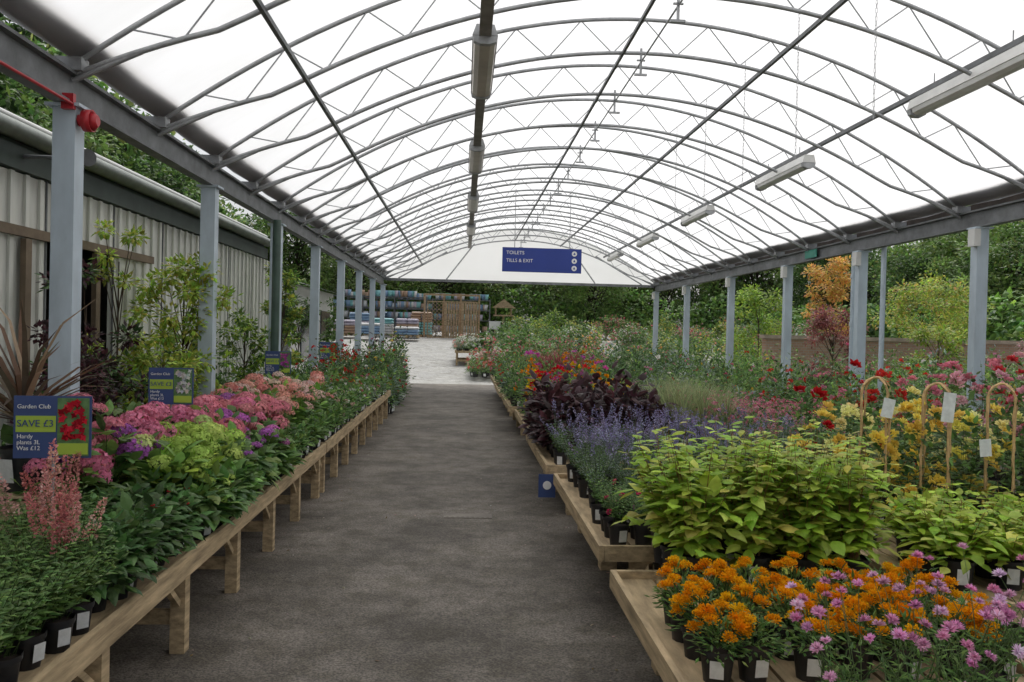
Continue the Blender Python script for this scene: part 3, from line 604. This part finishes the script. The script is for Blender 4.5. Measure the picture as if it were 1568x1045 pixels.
# ------------------------------------------------------------------ outdoors
mbk,nt,out=new_mat('brickwork'); N=nt.nodes; Lk=nt.links
p=N.new('ShaderNodeBsdfPrincipled'); p.inputs['Roughness'].default_value=.85; b=N.new('ShaderNodeTexBrick'); b.inputs['Scale'].default_value=4; b.inputs['Color1'].default_value=(.45,.27,.19,1); b.inputs['Color2'].default_value=(.52,.34,.24,1); b.inputs['Mortar'].default_value=(.45,.42,.37,1)
tc=N.new('ShaderNodeTexCoord'); mp=N.new('ShaderNodeMapping'); mp.inputs['Rotation'].default_value=(math.pi/2,0,0); Lk.new(tc.outputs['Object'],mp.inputs[0]); Lk.new(mp.outputs[0],b.inputs[0]); Lk.new(b.outputs[0],p.inputs['Base Color']); Lk.new(p.outputs[0],out.inputs[0])
e=empty('brick_wall'); mb=MB(); box(mb,(7.3,19.6,0),(30,19.85,1.58)); mb.obj('wall',[mbk],e); mb=MB(); box(mb,(7.25,19.55,1.58),(30.05,19.9,1.67)); mb.obj('coping',[simple('coping_stone',(.50,.40,.32),.8)],e)
shrub('orange_acer_tree',(9.35,20.7,0),3.6,.75,[(.80,.50,.13),(.70,.57,.15),(.82,.42,.15)],3500,.1,.06,cl=40,potr=0)
shrub('golden_shrub',(12.0,21,0),3.1,1.2,GY+GL+[(.65,.45,.15)],4600,.1,.06,cl=50,potr=0)
shrub('golden_shrub',(13.8,23,0),3.4,1.2,GY+GL,3600,.1,.06,cl=40,potr=0)
shrub('red_acer_tree',(7.1,15.5,0),2.1,.65,[(.36,.11,.12),(.42,.16,.14),(.28,.11,.09)],3000,.08,.04,cl=40,potr=0)
shrub('pink_shrub',(13.2,17.5,0),2.0,.8,[(.6,.34,.35),(.28,.20,.14),(.62,.44,.44)],2600,.08,.05,potr=0)
shrub('yellow_green_shrub',(8.0,22,0),2.9,1.0,GL,3000,.1,.06,potr=0)
shrub('yellow_green_shrub',(10.2,17.2,0),1.9,.8,GL+GY,2600,.09,.05,potr=0)
shrub('yellow_green_shrub',(17,22,0),3.0,1.3,GL+G1,3400,.1,.06,potr=0)
shrub('green_shrub',(18.5,20.8,0),2.8,1.1,G1,3000,.1,.06,potr=0)
for y in np.arange(26,43,2.1):
    for x in np.arange(1.3,17,1.5):
        z=gz(y); q=int(rng.integers(0,7)); pal=[G1,GD+G1,GL+G1,G1+[(.6,.18,.2),(.5,.16,.14)],GY+G1,G1+[(.8,.75,.68)],G1+[(.8,.4,.1),(.7,.25,.3)]][q]
        if x<2.5 and y>34: continue
        shrub('border_shrub',(x+U(-.7,.7),y+U(-.8,.8),z-.1),U(.6,1.8),U(.5,1.05),pal,650,.13,.09,potr=0,cl=16,clr=.4)
bench('display_table',-.3,1.1,30,32.5,.55,z0=gz(30))
bed('white_petunia_plants',-.3,1.1,30,32.5,gz(30)+.5,.3,mixg([(.78,.78,.72),(.78,.78,.72),(.75,.45,.4)],.4,.22,G1,120,(6,12),.06),.08,.12)
bed('petunia_plants',.2,1.6,25.5,29,.15,.35,mixg([(.78,.78,.72),(.65,.15,.15),(.75,.5,.5)],.6,.24,G1,120,(4,10),.06),.1,.15)
yz=1.16
def panel(mb,x0,x1,y,z0,z1,lat=True):
    w=.05; box(mb,(x0,y,z0),(x0+w,y+.04,z1)); box(mb,(x1-w,y,z0),(x1,y+.04,z1)); box(mb,(x0+w,y,z0),(x1-w,y+.04,z0+w)); box(mb,(x0+w,y,z1-w),(x1-w,y+.04,z1))
    if lat:
        W=x1-x0; H=z1-z0
        for s in np.arange(.15,W+H,.2):
            a=(x0+min(s,W),z0+max(0,s-W)); b=(x0+max(0,s-H),z0+min(s,H)); tubes(mb,[(a[0],y+.015,a[1])],[(b[0],y+.015,b[1])],.015,None,4)
            a=(x1-min(s,W),z0+max(0,s-W)); b=(x1-max(0,s-H),z0+min(s,H)); tubes(mb,[(a[0],y+.03,a[1])],[(b[0],y+.03,b[1])],.015,None,4)
    else:
        n=int((x1-x0)/.14)
        for i in range(n): box(mb,(x0+w+i*.14,y+.01,z0+w),(x0+w+i*.14+.11,y+.03,z1-w))
M_FENCE=simple('treated_fence_timber',(.42,.31,.20),.8,0,4,.4,0,.3,(2,1,4))
for i,(a,b,l) in enumerate(((-1.95,-1.1,True),(-1.05,-.2,False),(-.15,.7,False))):
    mb=MB(); panel(mb,a,b,44-.2*i,yz,yz+1.95,l); o=mb.obj('trellis_fence_panel' if l else 'slatted_fence_panel',[M_FENCE])
mb=MB(); 
for x in (-2.1,-1.08,-.18,.8): box(mb,(x-.05,44.1,yz),(x+.05,44.2,yz+2.25))
box(mb,(-2.15,44.1,yz+2.25),(.85,44.2,yz+2.35)); mb.obj('timber_display_frame',[M_FENCE])
cols=[simple('bag_blue',(.25,.38,.56),.5),simple('bag_white',(.72,.72,.72),.5),simple('tub_turquoise',(.26,.56,.58),.5),simple('bag_brown',(.5,.34,.24),.5),simple('bag_lilac',(.55,.50,.60),.5)]
def pallet(x,y,ci,n=6):
    e=empty('pallet_of_compost_bags'); mb=MB(); 
    for i in range(5): box(mb,(x+i*.24,y,yz+.1),(x+i*.24+.16,y+1,yz+.13))
    for i in range(3): box(mb,(x+i*.54,y,yz),(x+i*.54+.1,y+1,yz+.1))
    mb.obj('pallet',[M_WOOD],e)
    for k in range(n):
        mb=MB(); z=yz+.13+k*.14
        for s in (0,1):
            cx,cy,hw,hd=x+.3+s*.58+U(-.03,.03),y+.5,.28,.48; ring=[]
            for zz,f in ((0,.85),(.04,1),(.10,1),(.135,.82)): ring.append([(cx+hw*f*a+U(-.01,.01),cy+hd*f*b,z+zz) for a,b in ((-1,-.9),(-.9,-1),(.9,-1),(1,-.9),(1,.9),(.9,1),(-.9,1),(-1,.9))])
            V=sum(ring,[]); F=[[r*8+i,r*8+(i+1)%8,(r+1)*8+(i+1)%8,(r+1)*8+i] for r in range(3) for i in range(8)]
            mb.add(V,F); mb.add(np.zeros((0,3)),A([list(range(8))[::-1],list(range(24,32))])-32)
        mb.obj('bag_layer',[cols[(ci+ (k>n//2))%5]],e)
pallet(-3.4,41,0,3); pallet(-3.5,43,3,6); pallet(-4.9,43.5,1,6); pallet(-6.2,45,4,8); pallet(-4.8,48,4,9); pallet(-3.2,48,3,8); pallet(-2.9,45.3,2,9); pallet(-5.2,41,0,4); pallet(-6.6,42,3,5)
for sx,sy_ in ((-7.5,47),(-7.0,50),(-1.9,49)):
    e=empty('display_shelving'); mb=MB(); w=5.3 if sx<-5 else 3.4
    for x in np.linspace(sx,sx+w,4):
        for y in (sy_,sy_+.6): box(mb,(x,y,yz),(x+.06,y+.06,yz+2.3))
    for z in (.3,1.0,1.6,2.2): box(mb,(sx,sy_-.02,yz+z),(sx+w+.06,sy_+.68,yz+z+.04))
    mb.obj('frame',[M_STEELD],e)
    for ci in range(5):
        mb=MB(); n=18; xs_=U(sx+.2,sx+w-.2,n); P=A([(x,sy_+.2,yz+z) for x,z in zip(xs_,rng.choice([.34,1.04,1.64,2.24],n))]); tubes(mb,P,P+A([0,0,.34]),.12,.17,10,cap=True); mb.obj('stacked_tubs',[cols[ci]],e)
e=empty('wooden_bird_table'); mb=MB(); x,y=2.0,42; box(mb,(x-.05,y-.05,yz),(x+.05,y+.05,yz+1.2)); box(mb,(x-.5,y-.4,yz+1.2),(x+.5,y+.4,yz+1.26))
for a in (-.42,.36):
    for c in (-.35,.3): box(mb,(x+a,y+c,yz+1.26),(x+a+.05,y+c+.05,yz+1.6))
mb.add([(x-.6,y-.5,yz+1.6),(x+.6,y-.5,yz+1.6),(x+.6,y+.5,yz+1.6),(x-.6,y+.5,yz+1.6),(x,y-.5,yz+2.05),(x,y+.5,yz+2.05)],[[0,4,5,3],[1,2,5,4]]); mb.add([(x-.6,y-.5,yz+1.6),(x+.6,y-.5,yz+1.6),(x,y-.5,yz+2.05)],[[0,1,2]]); mb.obj('house',[M_FENCE],e)
e=empty('white_price_board'); mb=MB(); box(mb,(1.1,36,gz(36)+1.0),(1.6,36.03,gz(36)+1.35)); mb.obj('board',[M_SW],e); mb=MB(); box(mb,(1.33,36.03,gz(36)),(1.38,36.07,gz(36)+1.3)); mb.obj('post',[M_WOOD],e)
# ------------------------------------------------------------------ trees
def treemesh(seed,H,R,pal,n=5600,cl=64,L=.32):
    mb=MB(); tk=(.07,.055,.04)
    pts=[A([0,0,0.])]; 
    for i in range(5): pts.append(pts[-1]+A([U(-.15,.15),U(-.15,.15),H*.14]))
    pts=A(pts); rad=np.linspace(.2,.06,6); tubes(mb,pts[:-1],pts[1:],rad[:-1],rad[1:],8,0,tk)
    th=U(0,6.28,cl); zz=U(-.95,1,cl); rd=np.sqrt(1-zz**2)*U(.45,1.05,cl)
    C=np.c_[np.cos(th)*rd*R,np.sin(th)*rd*R,H*.56+zz*H*.44]
    B=pts[rng.integers(1,6,cl)]; tubes(mb,B,C,.05,.015,5,0,tk)
    m=n//cl
    for c in C:
        d=runit(m); s=R*U(.22,.4); pos=c+d*A([1,1,.7])*s*rng.random((m,1))**.5
        place(mb,LF,LFF,pos,d+runit(m)*.7,runit(m)*.6+A([0,0,1.]),L*U(.5,1.2,m),L*.6*U(.6,1.2,m),pick(pal,m,.22)*U(.6,1.35),0)
    return mb.mesh('tree_mesh',[M_LEAF])
TP=[G1,[(.18,.30,.08),(.22,.33,.09)],[(.24,.36,.10),(.19,.30,.09),(.28,.38,.11)],GD+G1,G1+[(.30,.36,.11)]]
TM=[treemesh(i,9,3.2,TP[i]) for i in range(5)]
def tree(x,y,s=1,z=0):
    o=bpy.data.objects.new('broadleaf_tree',TM[int(rng.integers(0,5))]); scene.collection.objects.link(o); o.location=(x,y,z-.2); o.rotation_euler=(0,0,U(0,6.28)); q=s*U(.85,1.15); o.scale=(q*U(.9,1.15),q,q)
for x in np.arange(-30,40,3.2): tree(x+U(-1,1),56+U(-3,3),.85,1.1); tree(x+U(-1,1),62+U(-3,3),1.0,1.1)
for y in np.arange(10,56,3.2):
    tree(21+(y-10)*.12+U(-1,1),y+U(-1,1),.75); tree(25+(y-10)*.12+U(-1,1),y+U(-1,1),1.0)
for y in np.arange(10,56,3.2): tree(-12.5+U(-1,1)-y*.05,y,.70 if y<18 else .88); tree(-17+U(-1,1)-y*.05,y+1,.95 if y<20 else 1.3)
for y in np.arange(34,62,4): tree(-23+U(-1,1),y,1.7)
def hedge(x0,x1,y0,y1,H,n,name='hedge'):
    mb=MB(); pos=np.c_[U(x0,x1,n),U(y0,y1,n),H*rng.random(n)**.7]; pos[:,2]+=.5*np.sin(pos[:,0]*.9+pos[:,1]*.8)
    cs=.55+.6*(.5+.5*np.sin(pos[:,0]*1.7+pos[:,2]*1.3)*np.sin(pos[:,1]*1.1+pos[:,2]*2))[:,None]
    place(mb,LF,LFF,pos,runit(n),runit(n)*.6+A([0,0,1.]),.35*U(.5,1.2,n),.22,pick(G1+G1+GL[3:],n,.25)*cs*1.3,0); mb.obj(name,[M_LEAF])
hedge(-30,40,52,53.5,4.0,14000); hedge(17.5,19,21,52,2.8,9000); hedge(-11.5,-10,3,50,2.6,8000)
# ------------------------------------------------------------------ light, world, camera
w=bpy.data.worlds.new('World'); scene.world=w; w.use_nodes=True; nt=w.node_tree; nt.nodes.clear()
sky=nt.nodes.new('ShaderNodeTexSky'); sky.sky_type='NISHITA'; sky.sun_disc=False; EL,AZ=math.radians(62),math.radians(15)
sky.sun_elevation=EL; sky.sun_rotation=AZ; sky.dust_density=4; sky.air_density=1; 
hs=nt.nodes.new('ShaderNodeHueSaturation'); hs.inputs['Saturation'].default_value=.2
bg=nt.nodes.new('ShaderNodeBackground'); bg.inputs[1].default_value=.15; o=nt.nodes.new('ShaderNodeOutputWorld')
nt.links.new(sky.outputs[0],hs.inputs['Color']); nt.links.new(hs.outputs[0],bg.inputs[0]); nt.links.new(bg.outputs[0],o.inputs[0])
sd=bpy.data.lights.new('sun','SUN'); sd.energy=1.5; sd.angle=math.radians(30); sd.color=(1,.97,.93)
so=bpy.data.objects.new('sun',sd); scene.collection.objects.link(so)
dirv=Vector((math.sin(AZ)*math.cos(EL),math.cos(AZ)*math.cos(EL),math.sin(EL))); so.rotation_euler=dirv.to_track_quat('Z','Y').to_euler()
cd=bpy.data.cameras.new('camera'); co=bpy.data.objects.new('camera',cd); scene.collection.objects.link(co)
cd.sensor_width=36; cd.lens=36*1265/1568; cd.clip_end=1000; cd.clip_start=.05
R=Matrix.Rotation(math.radians(-3.37),4,'Z')@Matrix.Rotation(math.radians(90-.67),4,'X')@Matrix.Rotation(math.radians(1.4),4,'Z')
co.matrix_world=Matrix.Translation((0,0,1.6))@R
scene.camera=co
scene.view_settings.view_transform='Standard'; scene.view_settings.look='None'; scene.view_settings.exposure=0
print('faces',sum(len(o.data.polygons) for o in bpy.data.objects if o.type=='MESH'))
